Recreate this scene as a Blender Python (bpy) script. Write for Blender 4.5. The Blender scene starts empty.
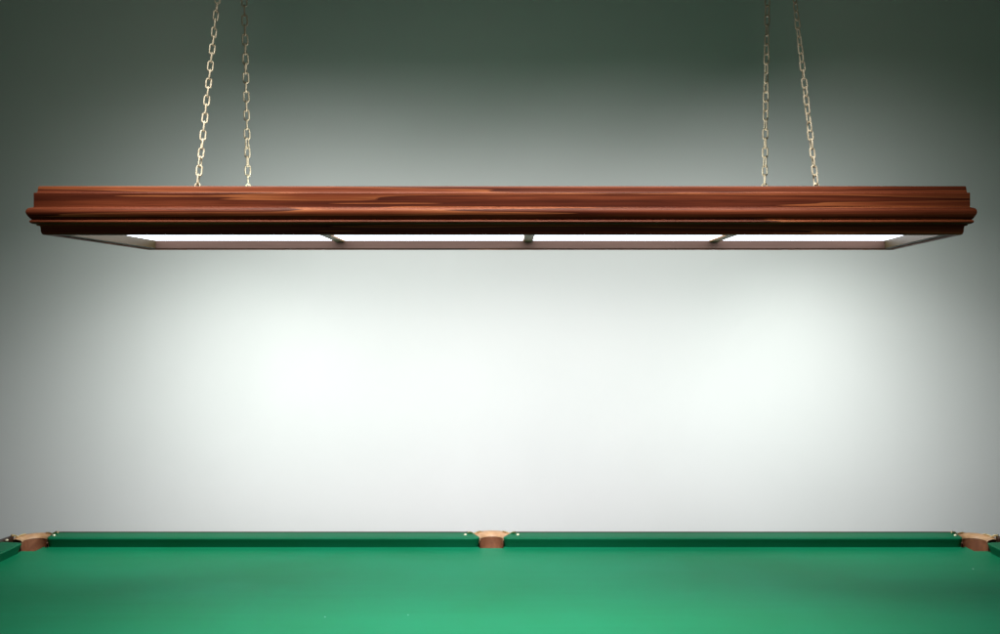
import bpy, bmesh, math, random
from mathutils import Vector, Matrix
random.seed(7)
S = bpy.context.scene
COL = S.collection
R = math.radians

# ------------------------------------------------------------------ camera
CAM_Z = 1.68
cam = bpy.data.cameras.new('camera')
cam_o = bpy.data.objects.new('camera', cam)
COL.objects.link(cam_o)
cam_o.location = (0, 0, CAM_Z)
cam_o.rotation_euler = (R(90), 0, 0)
cam.sensor_width = 36.0
cam.lens = 36.0
cam.shift_x = -0.010
cam.shift_y = -0.003
cam.clip_start = 0.05
cam.clip_end = 100
S.camera = cam_o

# ------------------------------------------------------------------ world: dim green-grey room air light
W = bpy.data.worlds.new('World')
S.world = W
W.use_nodes = True
bg = W.node_tree.nodes['Background']
bg.inputs[0].default_value = (0.54, 1.0, 0.73, 1)
bg.inputs[1].default_value = 0.028

S.view_settings.view_transform = 'Standard'
S.view_settings.look = 'None'
S.view_settings.exposure = 0.0
S.view_settings.gamma = 1.0
S.view_settings.use_curve_mapping = False
S.render.engine = 'CYCLES'
S.cycles.use_denoising = True
S.cycles.max_bounces = 8
S.cycles.sample_clamp_indirect = 6.0

# ------------------------------------------------------------------ lamps
def aim(o, target):
    d = Vector(target) - o.location
    o.rotation_euler = d.to_track_quat('-Z', 'Y').to_euler()

def area(name, loc, target, sx, sy, power, color=(1, 1, 1), spread=180):
    l = bpy.data.lights.new(name, 'AREA')
    l.shape = 'RECTANGLE'
    l.size = sx
    l.size_y = sy
    l.energy = power
    l.color = color
    l.spread = R(spread)
    o = bpy.data.objects.new(name, l)
    COL.objects.link(o)
    o.location = loc
    aim(o, target)
    return o

def spot(name, loc, target, power, angle, blend, radius, color=(1, 1, 1)):
    l = bpy.data.lights.new(name, 'SPOT')
    l.energy = power
    l.spot_size = R(angle)
    l.spot_blend = blend
    l.shadow_soft_size = radius
    l.color = color
    o = bpy.data.objects.new(name, l)
    COL.objects.link(o)
    o.location = loc
    aim(o, target)
    return o

WALL_Y = 4.55
LAMP_Z = 1.88           # lower rim of the hanging lamp
# key light high above the front of the lamp, on its front moulding and its chains
area('key_light', (-0.14, 2.06, 2.80), (-0.10, 2.475, 1.92), 2.1, 0.45, 12.6, (1.0, 0.91, 0.80), 56)
# weak fill added behind the camera, brightening the lamp's front moulding
area('front_fill', (0.0, -1.2, 2.30), (0.0, 2.5, 1.92), 3.0, 0.5, 1.6, (1.0, 0.88, 0.74), 60)
# unseen strip added above the lamp's closed top, brightening the upper wall
area('top_fill', (-0.12, 3.02, LAMP_Z + 0.150), (-0.12, WALL_Y, LAMP_Z + 0.36), 1.5, 0.03, 1.45, (0.76, 1.0, 0.88), 175)
# added strips hidden behind the lamp, brightening the wall: (x, aimed x, aimed z, power, spread)
for lx, tx, tz, p, sp in ((-1.05, -1.26, 0.60, 3.5, 90), (-1.00, -1.10, 1.66, 2.2, 90), (-1.05, -1.21, 1.10, 2.3, 160), (-1.10, -1.80, 0.72, 2.9, 90),
                          (-0.5, -0.6, 1.68, 1.0, 90), (-0.5, -0.58, 0.50, 4.4, 160),
                          (0.0, 0.0, 0.50, 9.6, 160), (0.05, 0.10, 1.45, 0.95, 90), (0.5, 0.6, 1.68, 1.75, 90),
                          (1.10, 1.34, 0.60, 4.4, 90), (1.10, 1.34, 1.66, 2.9, 90), (1.15, 1.90, 0.74, 3.2, 90)):
    side = abs(tx) > 1.0
    area('wall_fill', (lx, 3.178, LAMP_Z + 0.05), (tx, WALL_Y, tz), 0.50 if abs(tx) < 1.5 else 0.3, 0.02, p * (0.88 if sp < 100 and abs(tx) < 1.5 and tz < 1 else 0.935),
         (0.965, 0.995, 0.97) if side else (1.0, 0.98, 0.985), sp)
# added unseen strip below the diffusers, brightening the low wall
area('low_wall_fill', (0.0, 2.60, LAMP_Z + 0.012), (0.0, WALL_Y, 0.72), 1.2, 0.03, 3.0, (1.0, 0.985, 0.98), 62)
# small warm spots added out of sight on the lamp's top, brightening the chains
for sx, k in ((-1, 1.0), (1, 0.7)):
    for y, ty, p in ((2.575, 2.64, 2.0), (2.82, 3.03, 7.5)):
        spot('chain_fill', (sx * 0.50, y, LAMP_Z + 0.125), (sx * 0.79, ty, LAMP_Z + 0.33), p * k, 66, 0.7, 0.015, (1.0, 0.95, 0.80))
DIFF_EMIT = 5.1

# ------------------------------------------------------------------ materials
def mat(name):
    m = bpy.data.materials.new(name)
    m.use_nodes = True
    return m, m.node_tree.nodes, m.node_tree.links, m.node_tree.nodes['Principled BSDF']

def noise(N, L, vec, scale, detail=4, rough=0.5, dist=0.0, mapscale=None):
    if mapscale is not None:
        mp = N.new('ShaderNodeMapping')
        mp.inputs['Scale'].default_value = mapscale
        L.new(vec, mp.inputs[0])
        vec = mp.outputs[0]
    n = N.new('ShaderNodeTexNoise')
    n.inputs['Scale'].default_value = scale
    n.inputs['Detail'].default_value = detail
    n.inputs['Roughness'].default_value = rough
    n.inputs['Distortion'].default_value = dist
    L.new(vec, n.inputs['Vector'])
    return n.outputs['Fac']

def ramp(N, L, fac, stops):
    r = N.new('ShaderNodeValToRGB')
    els = r.color_ramp.elements
    while len(els) < len(stops):
        els.new(0.5)
    for e, (p, c) in zip(els, stops):
        e.position = p
        e.color = (*c, 1)
    L.new(fac, r.inputs[0])
    return r.outputs[0]

def mathn(N, L, op, a, b=None):
    n = N.new('ShaderNodeMath')
    n.operation = op
    for k, v in ((0, a), (1, b)):
        if v is None:
            continue
        if isinstance(v, (int, float)):
            n.inputs[k].default_value = v
        else:
            L.new(v, n.inputs[k])
    return n.outputs[0]

def mixc(N, L, fac, a, b, mode='MIX'):
    n = N.new('ShaderNodeMix')
    n.data_type = 'RGBA'
    n.blend_type = mode
    if isinstance(fac, (int, float)):
        n.inputs[0].default_value = fac
    else:
        L.new(fac, n.inputs[0])
    for k, v in ((6, a), (7, b)):
        if isinstance(v, tuple):
            n.inputs[k].default_value = (*v, 1)
        else:
            L.new(v, n.inputs[k])
    return n.outputs[2]

def bump(N, L, h, strength, dist, b):
    n = N.new('ShaderNodeBump')
    n.inputs['Strength'].default_value = strength
    n.inputs['Distance'].default_value = dist
    L.new(h, n.inputs['Height'])
    L.new(n.outputs[0], b.inputs['Normal'])

def coords(N, kind='Object'):
    return N.new('ShaderNodeTexCoord').outputs[kind]

def make_wood():
    m, N, L, b = mat('varnished_wood')
    uv = coords(N, 'UV')
    big = noise(N, L, uv, 1.0, 2, 0.45, 0.12, (0.6, 30.0, 1.0))
    rings = mathn(N, L, 'FRACT', mathn(N, L, 'MULTIPLY', big, 4.3))
    c1 = ramp(N, L, rings, [(0.0, (0.070, 0.015, 0.007)), (0.20, (0.105, 0.023, 0.010)),
                            (0.55, (0.172, 0.043, 0.018)), (0.84, (0.205, 0.054, 0.022)), (0.945, (0.275, 0.090, 0.034)), (0.985, (0.300, 0.102, 0.039)), (1.0, (0.120, 0.030, 0.013))])
    fine = noise(N, L, uv, 1.0, 5, 0.6, 0.2, (7.0, 420.0, 1.0))
    c2 = ramp(N, L, fine, [(0.32, (0.50, 0.42, 0.38)), (0.52, (1.0, 1.0, 1.0)), (0.72, (1.22, 1.22, 1.20))])
    c = mixc(N, L, 0.8, c1, c2, 'MULTIPLY')
    mid = noise(N, L, uv, 1.0, 4, 0.55, 0.5, (1.0, 130.0, 1.0))
    c = mixc(N, L, 0.75, c, ramp(N, L, mid, [(0.28, (0.74, 0.66, 0.62)), (0.5, (1.0, 1.0, 1.0)), (0.74, (1.18, 1.20, 1.20))]), 'MULTIPLY')
    broad = noise(N, L, uv, 1.0, 2, 0.5, 0.0, (2.2, 9.0, 1.0))
    c = mixc(N, L, 0.7, c, ramp(N, L, broad, [(0.3, (0.62, 0.50, 0.46)), (0.6, (1.0, 1.0, 1.0))]), 'MULTIPLY')
    L.new(c, b.inputs['Base Color'])
    b.inputs['Roughness'].default_value = 0.45
    b.inputs['Specular IOR Level'].default_value = 0.12
    b.inputs['Coat Weight'].default_value = 0.0
    b.inputs['Coat Roughness'].default_value = 0.18
    bump(N, L, fine, 0.12, 0.0006, b)
    return m

def make_plain_wood(name, base, dark, rough=0.5):
    m, N, L, b = mat(name)
    v = coords(N)
    f = noise(N, L, v, 1.0, 5, 0.6, 0.3, (5.0, 9.0, 150.0))
    L.new(ramp(N, L, f, [(0.3, dark), (0.7, base)]), b.inputs['Base Color'])
    b.inputs['Roughness'].default_value = rough
    b.inputs['Specular IOR Level'].default_value = 0.1
    bump(N, L, f, 0.1, 0.0006, b)
    return m

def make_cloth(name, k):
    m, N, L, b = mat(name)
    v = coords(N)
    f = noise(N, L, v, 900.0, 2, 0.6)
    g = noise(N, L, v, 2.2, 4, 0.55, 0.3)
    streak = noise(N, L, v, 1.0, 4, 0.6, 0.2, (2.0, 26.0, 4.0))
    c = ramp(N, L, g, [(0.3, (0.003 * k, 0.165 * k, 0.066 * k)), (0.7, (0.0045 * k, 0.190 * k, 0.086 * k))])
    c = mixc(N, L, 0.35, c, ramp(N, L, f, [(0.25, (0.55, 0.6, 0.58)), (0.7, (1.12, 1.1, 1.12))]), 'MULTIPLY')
    c = mixc(N, L, 0.35, c, ramp(N, L, streak, [(0.3, (0.84, 0.86, 0.84)), (0.65, (1.05, 1.04, 1.06))]), 'MULTIPLY')
    L.new(c, b.inputs['Base Color'])
    b.inputs['Roughness'].default_value = 0.55
    b.inputs['Specular IOR Level'].default_value = 0.13
    b.inputs['Sheen Weight'].default_value = 0.0
    b.inputs['Sheen Roughness'].default_value = 0.5
    b.inputs['Sheen Tint'].default_value = (0.6, 0.95, 0.9, 1)
    bump(N, L, f, 0.25, 0.0008, b)
    return m

def make_wall():
    m, N, L, b = mat('painted_plaster')
    v = coords(N)
    a = noise(N, L, v, 1.3, 5, 0.55, 0.4)
    f = noise(N, L, v, 160.0, 3, 0.6)
    c = ramp(N, L, a, [(0.3, (0.632, 0.648, 0.637)), (0.7, (0.662, 0.676, 0.666))])
    L.new(c, b.inputs['Base Color'])
    b.inputs['Roughness'].default_value = 0.85
    b.inputs['Specular IOR Level'].default_value = 0.2
    bump(N, L, f, 0.10, 0.0012, b)
    return m

def make_leather(name, base, dark, rough=0.5):
    m, N, L, b = mat(name)
    v = coords(N)
    f = noise(N, L, v, 220.0, 4, 0.6)
    g = noise(N, L, v, 38.0, 4, 0.6, 0.5)
    c = ramp(N, L, g, [(0.32, dark), (0.66, base)])
    L.new(c, b.inputs['Base Color'])
    b.inputs['Roughness'].default_value = rough
    bump(N, L, f, 0.3, 0.001, b)
    return m

def make_metal(name, base, dark, rough=0.3, metallic=1.0, scale=90.0):
    m, N, L, b = mat(name)
    f = noise(N, L, coords(N), scale, 4, 0.6)
    L.new(ramp(N, L, f, [(0.35, dark), (0.6, base)]), b.inputs['Base Color'])
    b.inputs['Metallic'].default_value = metallic
    b.inputs['Roughness'].default_value = rough
    return m

def make_floor():
    m, N, L, b = mat('dark_floorboards')
    v = coords(N)
    f = noise(N, L, v, 1.0, 5, 0.6, 0.3, (3.0, 40.0, 1.0))
    L.new(ramp(N, L, f, [(0.3, (0.035, 0.022, 0.014)), (0.7, (0.075, 0.045, 0.028))]), b.inputs['Base Color'])
    b.inputs['Roughness'].default_value = 0.45
    return m

def make_diffuser():
    m, N, L, b = mat('lit_diffuser')
    f = noise(N, L, coords(N), 60.0, 2, 0.5)
    L.new(ramp(N, L, f, [(0.3, (0.80, 0.80, 0.82)), (0.7, (0.84, 0.84, 0.86))]), b.inputs['Base Color'])
    b.inputs['Emission Color'].default_value = (0.90, 0.97, 1.10, 1)
    b.inputs['Emission Strength'].default_value = DIFF_EMIT
    b.inputs['Roughness'].default_value = 0.5
    return m

M = dict(
    wood=make_wood(),
    liner=make_plain_wood('liner_wood', (0.095, 0.052, 0.037), (0.072, 0.039, 0.027), 0.5),
    liner_end=make_plain_wood('end_liner_wood', (0.052, 0.034, 0.014), (0.038, 0.024, 0.010), 0.5),
    divider=make_plain_wood('divider_wood', (0.30, 0.135, 0.042), (0.20, 0.088, 0.026), 0.45),
    cloth=make_cloth('green_baize', 1.0),
    rail_cloth=make_cloth('shaded_rail_cloth', 0.66),  # bed baize darkened for the cushions, their shade put into the colour
    wall=make_wall(),
    floor=make_floor(),
    tan=make_leather('tan_leather', (0.50, 0.30, 0.16), (0.36, 0.19, 0.09)),
    brown=make_leather('brown_leather', (0.26, 0.105, 0.050), (0.165, 0.060, 0.028)),
    darkwood=make_plain_wood('dark_rail_wood', (0.045, 0.018, 0.010), (0.022, 0.009, 0.005), 0.35),
    brass=make_metal('brass', (0.86, 0.68, 0.38), (0.70, 0.52, 0.26), 0.3),
    stud=make_metal('bright_brass', (0.95, 0.86, 0.66), (0.85, 0.74, 0.52), 0.35, 0.6),
    chain=make_metal('cream_brass_chain', (0.78, 0.72, 0.58), (0.63, 0.56, 0.42), 0.40, 0.12),
    diffuser=make_diffuser(),
    chalk=make_leather('chalk', (0.42, 0.55, 0.52), (0.33, 0.45, 0.42), 0.9),
)

# ------------------------------------------------------------------ helpers
def obj(name, bm, material, parent=None, smooth=40):
    bmesh.ops.recalc_face_normals(bm, faces=bm.faces[:])
    me = bpy.data.meshes.new(name)
    bm.to_mesh(me)
    bm.free()
    me.materials.append(material)
    if smooth:
        for p in me.polygons:
            p.use_smooth = True
        me.set_sharp_from_angle(angle=R(smooth))
    o = bpy.data.objects.new(name, me)
    COL.objects.link(o)
    if parent is not None:
        o.parent = parent
    return o

def empty(name, loc, label, cat):
    o = bpy.data.objects.new(name, None)
    o.empty_display_size = 0.1
    COL.objects.link(o)
    o.location = loc
    o['label'] = label
    o['category'] = cat
    return o

def add_box(bm, x0, x1, y0, y1, z0, z1, bev=0.0):
    r = bmesh.ops.create_cube(bm, size=1.0)
    for v in r['verts']:
        v.co = Vector(((x0 + x1) / 2 + v.co.x * (x1 - x0), (y0 + y1) / 2 + v.co.y * (y1 - y0), (z0 + z1) / 2 + v.co.z * (z1 - z0)))
    if bev:
        es = list({e for v in r['verts'] for e in v.link_edges})
        bmesh.ops.bevel(bm, geom=es, offset=bev, segments=2, affect='EDGES', profile=0.5)

def add_tube(bm, pts, rad, n=8, closed=False):
    pts = [Vector(p) for p in pts]
    rings = []
    up = Vector((0, 0, 1))
    N = len(pts)
    prev = None
    for i, p in enumerate(pts):
        if closed:
            t = (pts[(i + 1) % N] - pts[i - 1]).normalized()
        else:
            t = (pts[min(i + 1, N - 1)] - pts[max(i - 1, 0)]).normalized()
        if prev is None:
            a = t.orthogonal().normalized()
        else:
            a = (prev - t * prev.dot(t)).normalized()
        prev = a
        b = t.cross(a)
        rr = rad[i] if isinstance(rad, (list, tuple)) else rad
        rings.append([bm.verts.new(p + (a * math.cos(2 * math.pi * k / n) + b * math.sin(2 * math.pi * k / n)) * rr) for k in range(n)])
    last = N if closed else N - 1
    for i in range(last):
        A, B = rings[i], rings[(i + 1) % N]
        for k in range(n):
            bm.faces.new((A[k], A[(k + 1) % n], B[(k + 1) % n], B[k]))
    if not closed:
        bm.faces.new(rings[0])
        bm.faces.new(rings[-1])

def grid_surface(bm, rows, close_rows=False):
    """rows of points (equal length) -> quads"""
    vr = [[bm.verts.new(p) for p in r] for r in rows]
    for i in range(len(vr) - 1):
        for k in range(len(vr[0]) - (0 if close_rows else 1)):
            k2 = (k + 1) % len(vr[0])
            bm.faces.new((vr[i][k], vr[i][k2], vr[i + 1][k2], vr[i + 1][k]))
    return vr

# ------------------------------------------------------------------ setting
bm = bmesh.new()
add_box(bm, -9, 9, WALL_Y, WALL_Y + 0.2, -0.05, 5.5)
w = obj('wall', bm, M['wall'], smooth=0)
w['kind'] = 'structure'
w['label'] = 'plain grey green painted wall behind the table, bright under the lamp'
bm = bmesh.new()
add_box(bm, -9, 9, -3.0, WALL_Y, -0.2, 0.0)
f = obj('floor', bm, M['floor'], smooth=0)
f['kind'] = 'structure'
f['label'] = 'dark floor beneath the billiard table'

# ------------------------------------------------------------------ billiard table
TC = Vector((-0.02, 2.87, 0.0))
BED = CAM_Z - 0.88           # cloth height
table = empty('billiard_table', TC, 'green cloth billiard table with brown leather pockets standing in front of the wall', 'billiard table')
HL, HW = 1.775, 0.89          # nose lines
MIDU = -0.07 - TC.x          # middle pocket, local u

PROF = [(0.014, 0.0), (0.010, 0.012), (0.0045, 0.024), (0.001, 0.0315), (0.0, 0.0345), (0.0015, 0.0370), (0.006, 0.0385),
        (0.03, 0.0398), (0.055, 0.0408), (0.076, 0.0415)]

def side_frame(side):
    """origin on the nose line, along direction, outward direction"""
    if side == 'far':
        return Vector((0, HW, BED)), Vector((1, 0, 0)), Vector((0, 1, 0))
    if side == 'near':
        return Vector((0, -HW, BED)), Vector((1, 0, 0)), Vector((0, -1, 0))
    if side == 'left':
        return Vector((-HL, 0, BED)), Vector((0, 1, 0)), Vector((-1, 0, 0))
    return Vector((HL, 0, BED)), Vector((0, 1, 0)), Vector((1, 0, 0))

def cushion(side, s0, s1, r0=0.022, r1=0.022, f0=0.0, f1=0.0):
    o, a, d = side_frame(side)
    bm = bmesh.new()
    ss = []
    n = 7
    for k in range(n + 1):
        q = 1 - math.cos(k / n * math.pi / 2)
        ss.append((s0 + r0 * q, r0 * (1 - math.sin(k / n * math.pi / 2))))
    nm = 24
    for k in range(1, nm):
        t = k / nm
        ss.append((s0 + r0 + (s1 - r1 - s0 - r0) * t, 0.0))
    for k in range(n + 1):
        q = math.cos(k / n * math.pi / 2)
        ss.append((s1 - r1 * (1 - math.sin((n - k) / n * 0 + k / n * math.pi / 2)) if False else s1 - r1 * (1 - math.sin(k / n * math.pi / 2)), r1 * (1 - q)))
    rows = []
    for s, sh in ss:
        q0 = max(0.0, 1 - (s - s0) / 0.25)
        q1 = max(0.0, 1 - (s1 - s) / 0.25)
        rows.append([o + a * (s + (f0 * q0 - f1 * q1) * min(1.0, t / 0.076)) + d * (sh + t * (1 - sh / 0.076)) + Vector((0, 0, z - sh * 0.10 * (z / 0.04))) for t, z in PROF] +
                    [o + a * (s + f0 * q0 - f1 * q1) + d * 0.076])
    vr = grid_surface(bm, rows, close_rows=True)
    bm.faces.new(vr[0])
    bm.faces.new(vr[-1])
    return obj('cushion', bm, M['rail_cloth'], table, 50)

RPROF = [(0.0765, -0.05), (0.0765, 0.0405), (0.079, 0.0432), (0.086, 0.0436), (0.093, 0.0420), (0.105, 0.0385), (0.150, 0.0235), (0.185, 0.0105),
         (0.196, 0.002), (0.200, -0.010), (0.200, -0.05)]

def rail(side, s0, s1):
    o, a, d = side_frame(side)
    bm = bmesh.new()
    rows = [[o + a * s + d * t + Vector((0, 0, z)) for t, z in RPROF] for s in [s0 + (s1 - s0) * k / 12 for k in range(13)]]
    vr = grid_surface(bm, rows, close_rows=True)
    bm.faces.new(vr[0])
    bm.faces.new(vr[-1])
    return obj('rail', bm, M['darkwood'], table, 30)

# bed cloth on its slate, cut round at the pockets
def outline_pockets():
    e = 0.020
    x, y = HL + e, HW + e
    c, cv = 0.052, 0.068
    mh, md = 0.046, 0.0
    pts = []
    pts += [(-x + c, -y), (MIDU - mh, -y), (MIDU - mh, -HW + md), (MIDU + mh, -HW + md), (MIDU + mh, -y), (x - c, -y)]
    pts += [(x - c, -y + cv), (x, -y + cv), (x, y - cv), (x - c, y - cv)]
    pts += [(x - c, y), (MIDU + mh, y), (MIDU + mh, HW - md), (MIDU - mh, HW - md), (MIDU - mh, y), (-x + c, y)]
    pts += [(-x + c, y - cv), (-x, y - cv), (-x, -y + cv), (-x + c, -y + cv)]
    return pts
bm = bmesh.new()
vs = [bm.verts.new((x, y, BED)) for x, y in outline_pockets()]
fc = bm.faces.new(vs)
r = bmesh.ops.extrude_face_region(bm, geom=[fc])
for v in [g for g in r['geom'] if isinstance(g, bmesh.types.BMVert)]:
    v.co.z -= 0.045
bmesh.ops.triangulate(bm, faces=[f_ for f_ in bm.faces if len(f_.verts) > 4])
bed = obj('bed_cloth', bm, M['cloth'], table, 30)
for px, py in ((973, 569), (408, 615), (325, 617)):
    Y = 0.88 / ((py - 314) / 1000)
    X = (px - 510) / 1000 * Y
    bm = bmesh.new()
    rr = 0.0028 if px > 900 else 0.002
    ring = [(X - TC.x + rr * math.cos(k / 9 * 2 * math.pi) * random.uniform(.7, 1.2), Y - TC.y + rr * 1.6 * math.sin(k / 9 * 2 * math.pi) * random.uniform(.7, 1.2)) for k in range(9)]
    lo = [bm.verts.new((a_, b_, BED + 0.0004)) for a_, b_ in ring]
    hi = [bm.verts.new(((a_ - X + TC.x) * .5 + X - TC.x, (b_ - Y + TC.y) * .5 + Y - TC.y, BED + 0.0016)) for a_, b_ in ring]
    for k in range(9):
        bm.faces.new((lo[k], lo[(k + 1) % 9], hi[(k + 1) % 9], hi[k]))
    bm.faces.new(hi)
    bm.faces.new(lo)
    obj('chalk_speck', bm, M['chalk'], bed)

GL = 0.047
GC = 0.074                   # corner cut along the nose
GM = 0.045                   # middle half gap
for side in ('far', 'near'):
    cushion(side, -HL + GL, MIDU - GM, f1=0.027)
    cushion(side, MIDU + GM, HL - GL, f0=0.027)
    rail(side, -HL + 0.050, MIDU - 0.082)
    rail(side, MIDU + 0.082, HL - 0.050)
for side in ('left', 'right'):
    cushion(side, -HW + GC, HW - GC, 0.014, 0.014)
    rail(side, -HW - 0.010, HW + 0.010)

def pocket(o, d, wdt, back, lipw, studs=None, slip=0.060):
    """leather pocket: o origin between the jaws, d outward"""
    d = Vector(d).normalized()
    e = Vector((0, 0, 1)).cross(d) * -1
    def U(w_, b_, z, n=18, start=0.0):
        pts = [o + e * (-w_) + d * (start + (b_ - start) * k / 4) + Vector((0, 0, z)) for k in range(4)]
        for k in range(n + 1):
            ph = -math.pi / 2 + math.pi * k / n
            pts.append(o + e * (w_ * math.sin(ph)) + d * (b_ + w_ * math.cos(ph)) + Vector((0, 0, z)))
        pts += [o + e * w_ + d * (b_ + (start - b_) * k / 4) + Vector((0, 0, z)) for k in range(1, 5)]
        return pts
    st = 0.024
    bm = bmesh.new()
    rows = [U(wdt * 0.55, back * 0.9, -0.16, start=st), U(wdt * 0.86, back, -0.11, start=st), U(wdt * 0.97, back, -0.05, start=st), U(wdt, back, 0.0, start=st), U(wdt, back, 0.0175, start=st),
            U(wdt + 0.006, back, 0.0185, start=st), U(wdt + 0.006, back, -0.05, start=st), U(wdt * 0.9 + 0.006, back, -0.11, start=st), U(wdt * 0.55 + 0.006, back * 0.9, -0.163, start=st)]
    vr = grid_surface(bm, rows)
    bm.faces.new(vr[0])
    pk = obj('pocket', bm, M['brown'], table, 60)
    bm = bmesh.new()
    sl = slip
    rows = [U(wdt + 0.005, back, 0.0165, start=sl), U(wdt - 0.002, back, 0.0190, start=sl), U(wdt - 0.0005, back, 0.0235, start=sl), U(wdt + 0.004, back, 0.0285, start=sl),
            U(wdt + 0.012, back, 0.0320, start=sl), U(wdt + lipw * 0.65, back, 0.0345, start=sl), U(wdt + lipw * 0.92, back, 0.0335, start=sl), U(wdt + lipw, back, 0.0290, start=sl), U(wdt + lipw, back, -0.045, start=sl)]
    rows.append(rows[0])
    grid_surface(bm, rows)
    obj('pocket_lip', bm, M['tan'], pk, 60)
    # brass fork arms with their screw studs
    for sg in (-1, 1):
        pts = []
        for k in range(10):
            ph = (math.pi / 2) * (1 - k / 9 * 0.62)
            ww = wdt + lipw * 0.55
            pts.append(o + e * (sg * ww * math.sin(ph)) + d * (back + ww * math.cos(ph)) + Vector((0, 0, 0.0365)))
        end = pts[0]
        pre = [end + e * (sg * 0.020) - d * 0.010 + Vector((0, 0, 0.0100)), end + e * (sg * 0.010) - d * 0.004 + Vector((0, 0, 0.0085)), end + e * (sg * 0.003) + Vector((0, 0, 0.005))]
        pts = pre + pts
        bm = bmesh.new()
        add_tube(bm, pts, [0.0046, 0.0042] + [0.0032] * (len(pts) - 3) + [0.0012], 8)
        ar = obj('bracket', bm, M['brass'], pk, 60)
        bm = bmesh.new()
        c = pts[0] + e * (sg * 0.010) - d * 0.016
        if studs:
            c = Vector((*min(studs, key=lambda q: (Vector((*q, BED)) - c).length), BED))
        bmesh.ops.create_uvsphere(bm, u_segments=12, v_segments=8, radius=0.0062)
        for v in bm.verts:
            v.co = Vector((v.co.x, v.co.y, v.co.z * 0.7)) + Vector((c.x, c.y, BED + 0.0415))
        obj('stud', bm, M['stud'], ar, 60)

for sv in (1, -1):
    pocket(Vector((MIDU, sv * HW, BED)), (0, sv, 0), 0.0445, 0.066, 0.046, None, 0.022)
    for su in (-1, 1):
        dd = Vector((su * 0.36, sv * 0.93, 0)).normalized()
        pocket(Vector((su * (HL - 0.020), sv * (HW - 0.038), BED)), dd, 0.043, 0.085, 0.032,
               [(su * (HL - 0.067), sv * (HW + 0.030)), (su * (HL + 0.072), sv * (HW - 0.050))])

# wooden body and legs
bm = bmesh.new()
add_box(bm, -HL - 0.19, HL + 0.19, HW + 0.16, HW + 0.19, BED - 0.26, BED - 0.052, 0.006)
add_box(bm, -HL - 0.19, HL + 0.19, -HW - 0.19, -HW - 0.16, BED - 0.26, BED - 0.052, 0.006)
add_box(bm, -HL - 0.19, -HL - 0.16, -HW - 0.158, HW + 0.158, BED - 0.26, BED - 0.052, 0.006)
add_box(bm, HL + 0.16, HL + 0.19, -HW - 0.158, HW + 0.158, BED - 0.26, BED - 0.052, 0.006)
obj('apron', bm, M['darkwood'], table, 30)
LEG = [(0.055, 0.0), (0.062, 0.02), (0.062, 0.05), (0.045, 0.07), (0.055, 0.15), (0.075, 0.32), (0.080, 0.42), (0.060, 0.47), (0.075, 0.49), (0.075, 0.55)]
for lx in (-HL + 0.1, 0.0, HL - 0.1):
    for ly in (-HW + 0.05, HW - 0.05):
        bm = bmesh.new()
        rows = [[(lx + q * math.cos(k / 20 * 2 * math.pi), ly + q * math.sin(k / 20 * 2 * math.pi), z) for k in range(20)] for q, z in LEG]
        vr = grid_surface(bm, rows, close_rows=True)
        bm.faces.new(vr[0])
        bm.faces.new(vr[-1])
        obj('leg', bm, M['darkwood'], table, 40)

# ------------------------------------------------------------------ hanging lamp
LC = Vector((0.0, 2.83, LAMP_Z))
lamp = empty('hanging_lamp', LC, 'long brown wooden billiard lamp hung on four pale chains above the table', 'lamp')
BASE = [Vector((-1.179, 2.530)), Vector((1.141, 2.530)), Vector((1.197, 3.125)), Vector((-1.131, 3.125))]   # counter-clockwise
BASE = [p - LC.xy for p in BASE]

def offset_poly(o):
    out = []
    n = len(BASE)
    for i in range(n):
        p0, p1, p2 = BASE[i - 1], BASE[i], BASE[(i + 1) % n]
        d1 = (p1 - p0).normalized()
        d2 = (p2 - p1).normalized()
        n1 = Vector((d1.y, -d1.x))
        n2 = Vector((d2.y, -d2.x))
        k = o / (1 + n1.dot(n2))
        out.append(p1 + (n1 + n2) * k)
    return out

FR = [(-0.014, 0.0), (0.0, 0.0), (0.0035, 0.002), (0.0052, 0.008), (0.0056, 0.016), (0.0066, 0.0215), (0.0120, 0.0225), (0.0128, 0.0255),
      (0.0195, 0.0268), (0.0232, 0.0292), (0.0243, 0.0318), (0.0232, 0.0345), (0.0205, 0.0362), (0.0200, 0.0376),
      (0.0214, 0.0384), (0.0236, 0.0408), (0.0262, 0.0448), (0.0284, 0.0492), (0.0296, 0.0530), (0.0298, 0.0560), (0.0288, 0.0607), (0.0262, 0.0648), (0.0225, 0.0668), (0.0180, 0.0675),
      (0.0168, 0.0690), (0.0168, 0.1035), (0.0160, 0.1048), (0.0118, 0.1056), (0.0110, 0.1070), (0.0104, 0.1120), (0.0098, 0.1170), (0.0092, 0.1205), (0.0080, 0.1221), (0.0060, 0.1226), (-0.014, 0.1226)]
bm = bmesh.new()
uvl = bm.loops.layers.uv.new('UVMap')
polys = [offset_poly(o) for o, z in FR]
cum = [0.0]
for k in range(1, len(FR)):
    cum.append(cum[-1] + math.hypot(FR[k][0] - FR[k - 1][0], FR[k][1] - FR[k - 1][1]))
NS = 8
n = len(FR)
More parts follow.
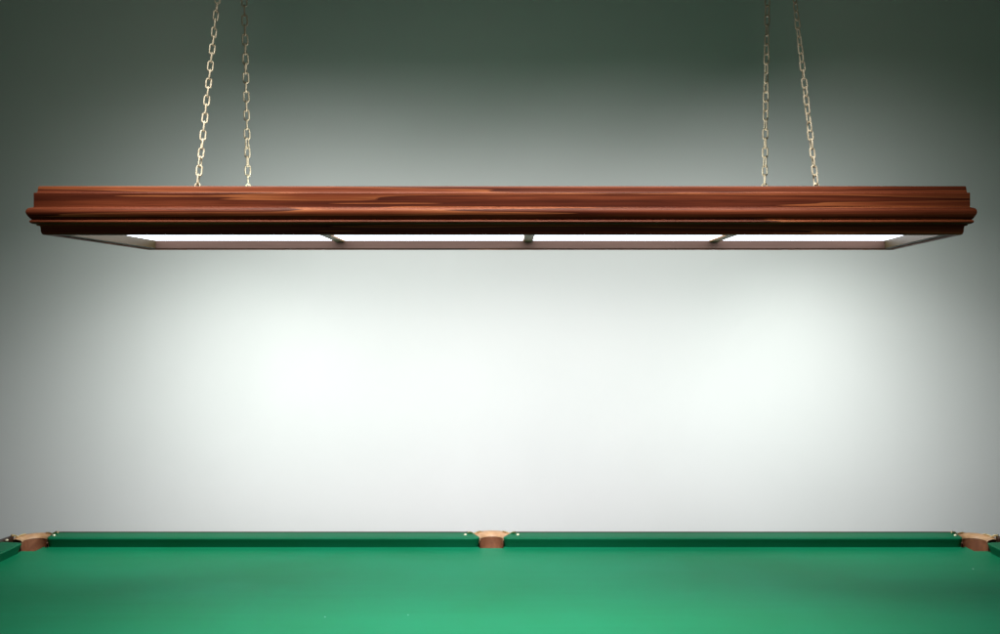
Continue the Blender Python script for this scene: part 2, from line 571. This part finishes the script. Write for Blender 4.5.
for i in range(4):
    A = [Vector((*polys[k][i], FR[k][1])) for k in range(n)]
    B = [Vector((*polys[k][(i + 1) % 4], FR[k][1])) for k in range(n)]
    ln = (B[0] - A[0]).length
    cols = [[bm.verts.new(A[k].lerp(B[k], s / NS)) for k in range(n)] for s in range(NS + 1)]
    for s in range(NS):
        for k in range(n):
            k2 = (k + 1) % n
            v_a = cum[k]
            v_b = cum[k2] if k2 else cum[-1] + 0.12
            fce = bm.faces.new((cols[s][k], cols[s + 1][k], cols[s + 1][k2], cols[s][k2]))
            for lp, (uu, vv) in zip(fce.loops, ((s, v_a), (s + 1, v_a), (s + 1, v_b), (s, v_b))):
                lp[uvl].uv = (uu / NS * ln + i * 5.3 + 0.35, vv + i * 0.7 + 0.21)
bmesh.ops.remove_doubles(bm, verts=bm.verts[:], dist=1e-5)
obj('moulded_frame', bm, M['wood'], lamp, 28)

# inner lining boards
def board(name, p, q, th, z0, z1, material, inward):
    bm = bmesh.new()
    pts = [p, q, q + inward * th, p + inward * th]
    lo = [bm.verts.new((*x, z0)) for x in pts]
    hi = [bm.verts.new((*x, z1)) for x in pts]
    for k in range(4):
        bm.faces.new((lo[k], lo[(k + 1) % 4], hi[(k + 1) % 4], hi[k]))
    bm.faces.new(lo)
    bm.faces.new(hi)
    bmesh.ops.bevel(bm, geom=bm.edges[:], offset=0.0012, segments=1, affect='EDGES')
    return obj(name, bm, material, lamp, 30)
IN = offset_poly(-0.0143)
PANEL_Z = 0.0285
board('lining_board', IN[3], IN[2], 0.006, 0.003, 0.060, M['liner'], Vector((0, -1)))
board('lining_board', IN[0], IN[1], 0.006, 0.003, 0.060, M['liner'], Vector((0, 1)))
board('lining_board', IN[0] + Vector((0, 0.0065)), IN[3] - Vector((0, 0.0065)), 0.018, 0.003, 0.060, M['liner_end'], Vector((1, 0)))
board('lining_board', IN[1] + Vector((0, 0.0065)), IN[2] - Vector((0, 0.0065)), 0.018, 0.003, 0.060, M['liner_end'], Vector((-1, 0)))

# dividers (photo px at the far board -> world) and diffusers
y0, y1 = IN[0].y + 0.0066, IN[3].y - 0.0066
dv = []
for px in (340, 528, 714):
    X = (px - 510) / 1000 * (y1 + LC.y)
    dv.append(X)
    bm = bmesh.new()
    add_box(bm, X - 0.0150, X + 0.0150, y0, y1, PANEL_Z - 0.005, PANEL_Z + 0.03, 0.003)
    obj('divider', bm, M['divider'], lamp, 30)
edges = [None] + dv + [None]
for k in range(4):
    bm = bmesh.new()
    def xs(side, y):
        t = (y - IN[0].y) / (IN[3].y - IN[0].y)
        if side == 0:
            return (IN[0].x + (IN[3].x - IN[0].x) * t + 0.0186) if k == 0 else dv[k - 1] + 0.0155
        return (IN[1].x + (IN[2].x - IN[1].x) * t - 0.0186) if k == 3 else dv[k] - 0.0155
    lo = [bm.verts.new((xs(s, y), y, PANEL_Z)) for s, y in ((0, y0), (1, y0), (1, y1), (0, y1))]
    hi = [bm.verts.new((v.co.x, v.co.y, PANEL_Z + 0.006)) for v in lo]
    for q in range(4):
        bm.faces.new((lo[q], lo[(q + 1) % 4], hi[(q + 1) % 4], hi[q]))
    bm.faces.new(lo)
    bm.faces.new(hi)
    obj('diffuser', bm, M['diffuser'], lamp, 0)
bm = bmesh.new()
tp = offset_poly(-0.0146)
lo = [bm.verts.new((*p, 0.062)) for p in tp]
hi = [bm.verts.new((*p, 0.108)) for p in tp]
for q in range(4):
    bm.faces.new((lo[q], lo[(q + 1) % 4], hi[(q + 1) % 4], hi[q]))
bm.faces.new(lo)
bm.faces.new(hi)
obj('top_board', bm, M['darkwood'], lamp, 0)

# chains: two pairs, each pair meeting at a ceiling hook
def chain(p, q, twist0, seed, size):
    rnd = random.Random(seed)
    p, q = Vector(p) - LC, Vector(q) - LC
    d = (q - p).normalized()
    a0 = d.orthogonal().normalized()
    # a stable sideways direction: as close to X as possible
    a0 = (Vector((1, 0, 0)) - d * d.x).normalized()
    b0 = d.cross(a0)
    L_, Wd, wr = 0.0322 * size, 0.0172 * size, 0.0021 * size
    pitch = L_ - 2 * wr * 2 + 0.0006
    n = int((q - p).length / pitch)
    bm = bmesh.new()
    tw = twist0
    for k in range(n + 1):
        c = p + d * (pitch * (k + 0.35))
        ang = tw + (math.pi / 2 if k % 2 else 0) + rnd.uniform(-0.32, 0.32)
        tw += rnd.uniform(-0.10, 0.13)
        u = a0 * math.cos(ang) + b0 * math.sin(ang)
        hw, hl = Wd / 2 - wr, L_ / 2 - wr
        rc = hw * 0.92
        pts = []
        for (cx, cz, s) in ((hw - rc, hl - rc, 0), (-hw + rc, hl - rc, 1), (-hw + rc, -hl + rc, 2), (hw - rc, -hl + rc, 3)):
            for j in range(5):
                an = (s + j / 4) * math.pi / 2
                pts.append(c + u * (cx + rc * math.cos(an)) + d * (cz + rc * math.sin(an)))
        add_tube(bm, pts, wr, 7, closed=True)
    return obj('chain', bm, M['chain'], lamp, 70)

TZ = LAMP_Z + 0.1226
HOOK = 3.16
for fx, rx, hx, sd in ((-0.814, -0.800, -0.764, 3), (0.798, 0.778, 0.7375, 11)):
    for k, (x, y) in enumerate(((fx, 2.60), (rx, 3.06))):
        chain((x, y, TZ - 0.005), (hx, 2.83, HOOK), 0.15 if k == 0 else 0.10, sd + k, 1.0 if k == 0 else 1.13)
        bm = bmesh.new()
        pts = [(x - LC.x + 0.009 * math.cos(t), y - LC.y, TZ - LC.z - 0.004 + 0.011 * math.sin(t)) for t in [j / 14 * 2 * math.pi for j in range(14)]]
        add_tube(bm, pts, 0.0022, 7, closed=True)
        obj('eyelet', bm, M['brass'], lamp, 70)
    bm = bmesh.new()
    pts = [(hx - LC.x + 0.022 * math.cos(t), 2.83 - LC.y, HOOK - LC.z + 0.022 * math.sin(t)) for t in [-2.6 + j / 14 * 4.2 for j in range(15)]]
    pts += [(hx - LC.x, 2.83 - LC.y, HOOK - LC.z + 0.03 + 0.02 * j) for j in range(3)]
    add_tube(bm, pts, 0.004, 8)
    obj('ceiling_hook', bm, M['brass'], lamp, 70)
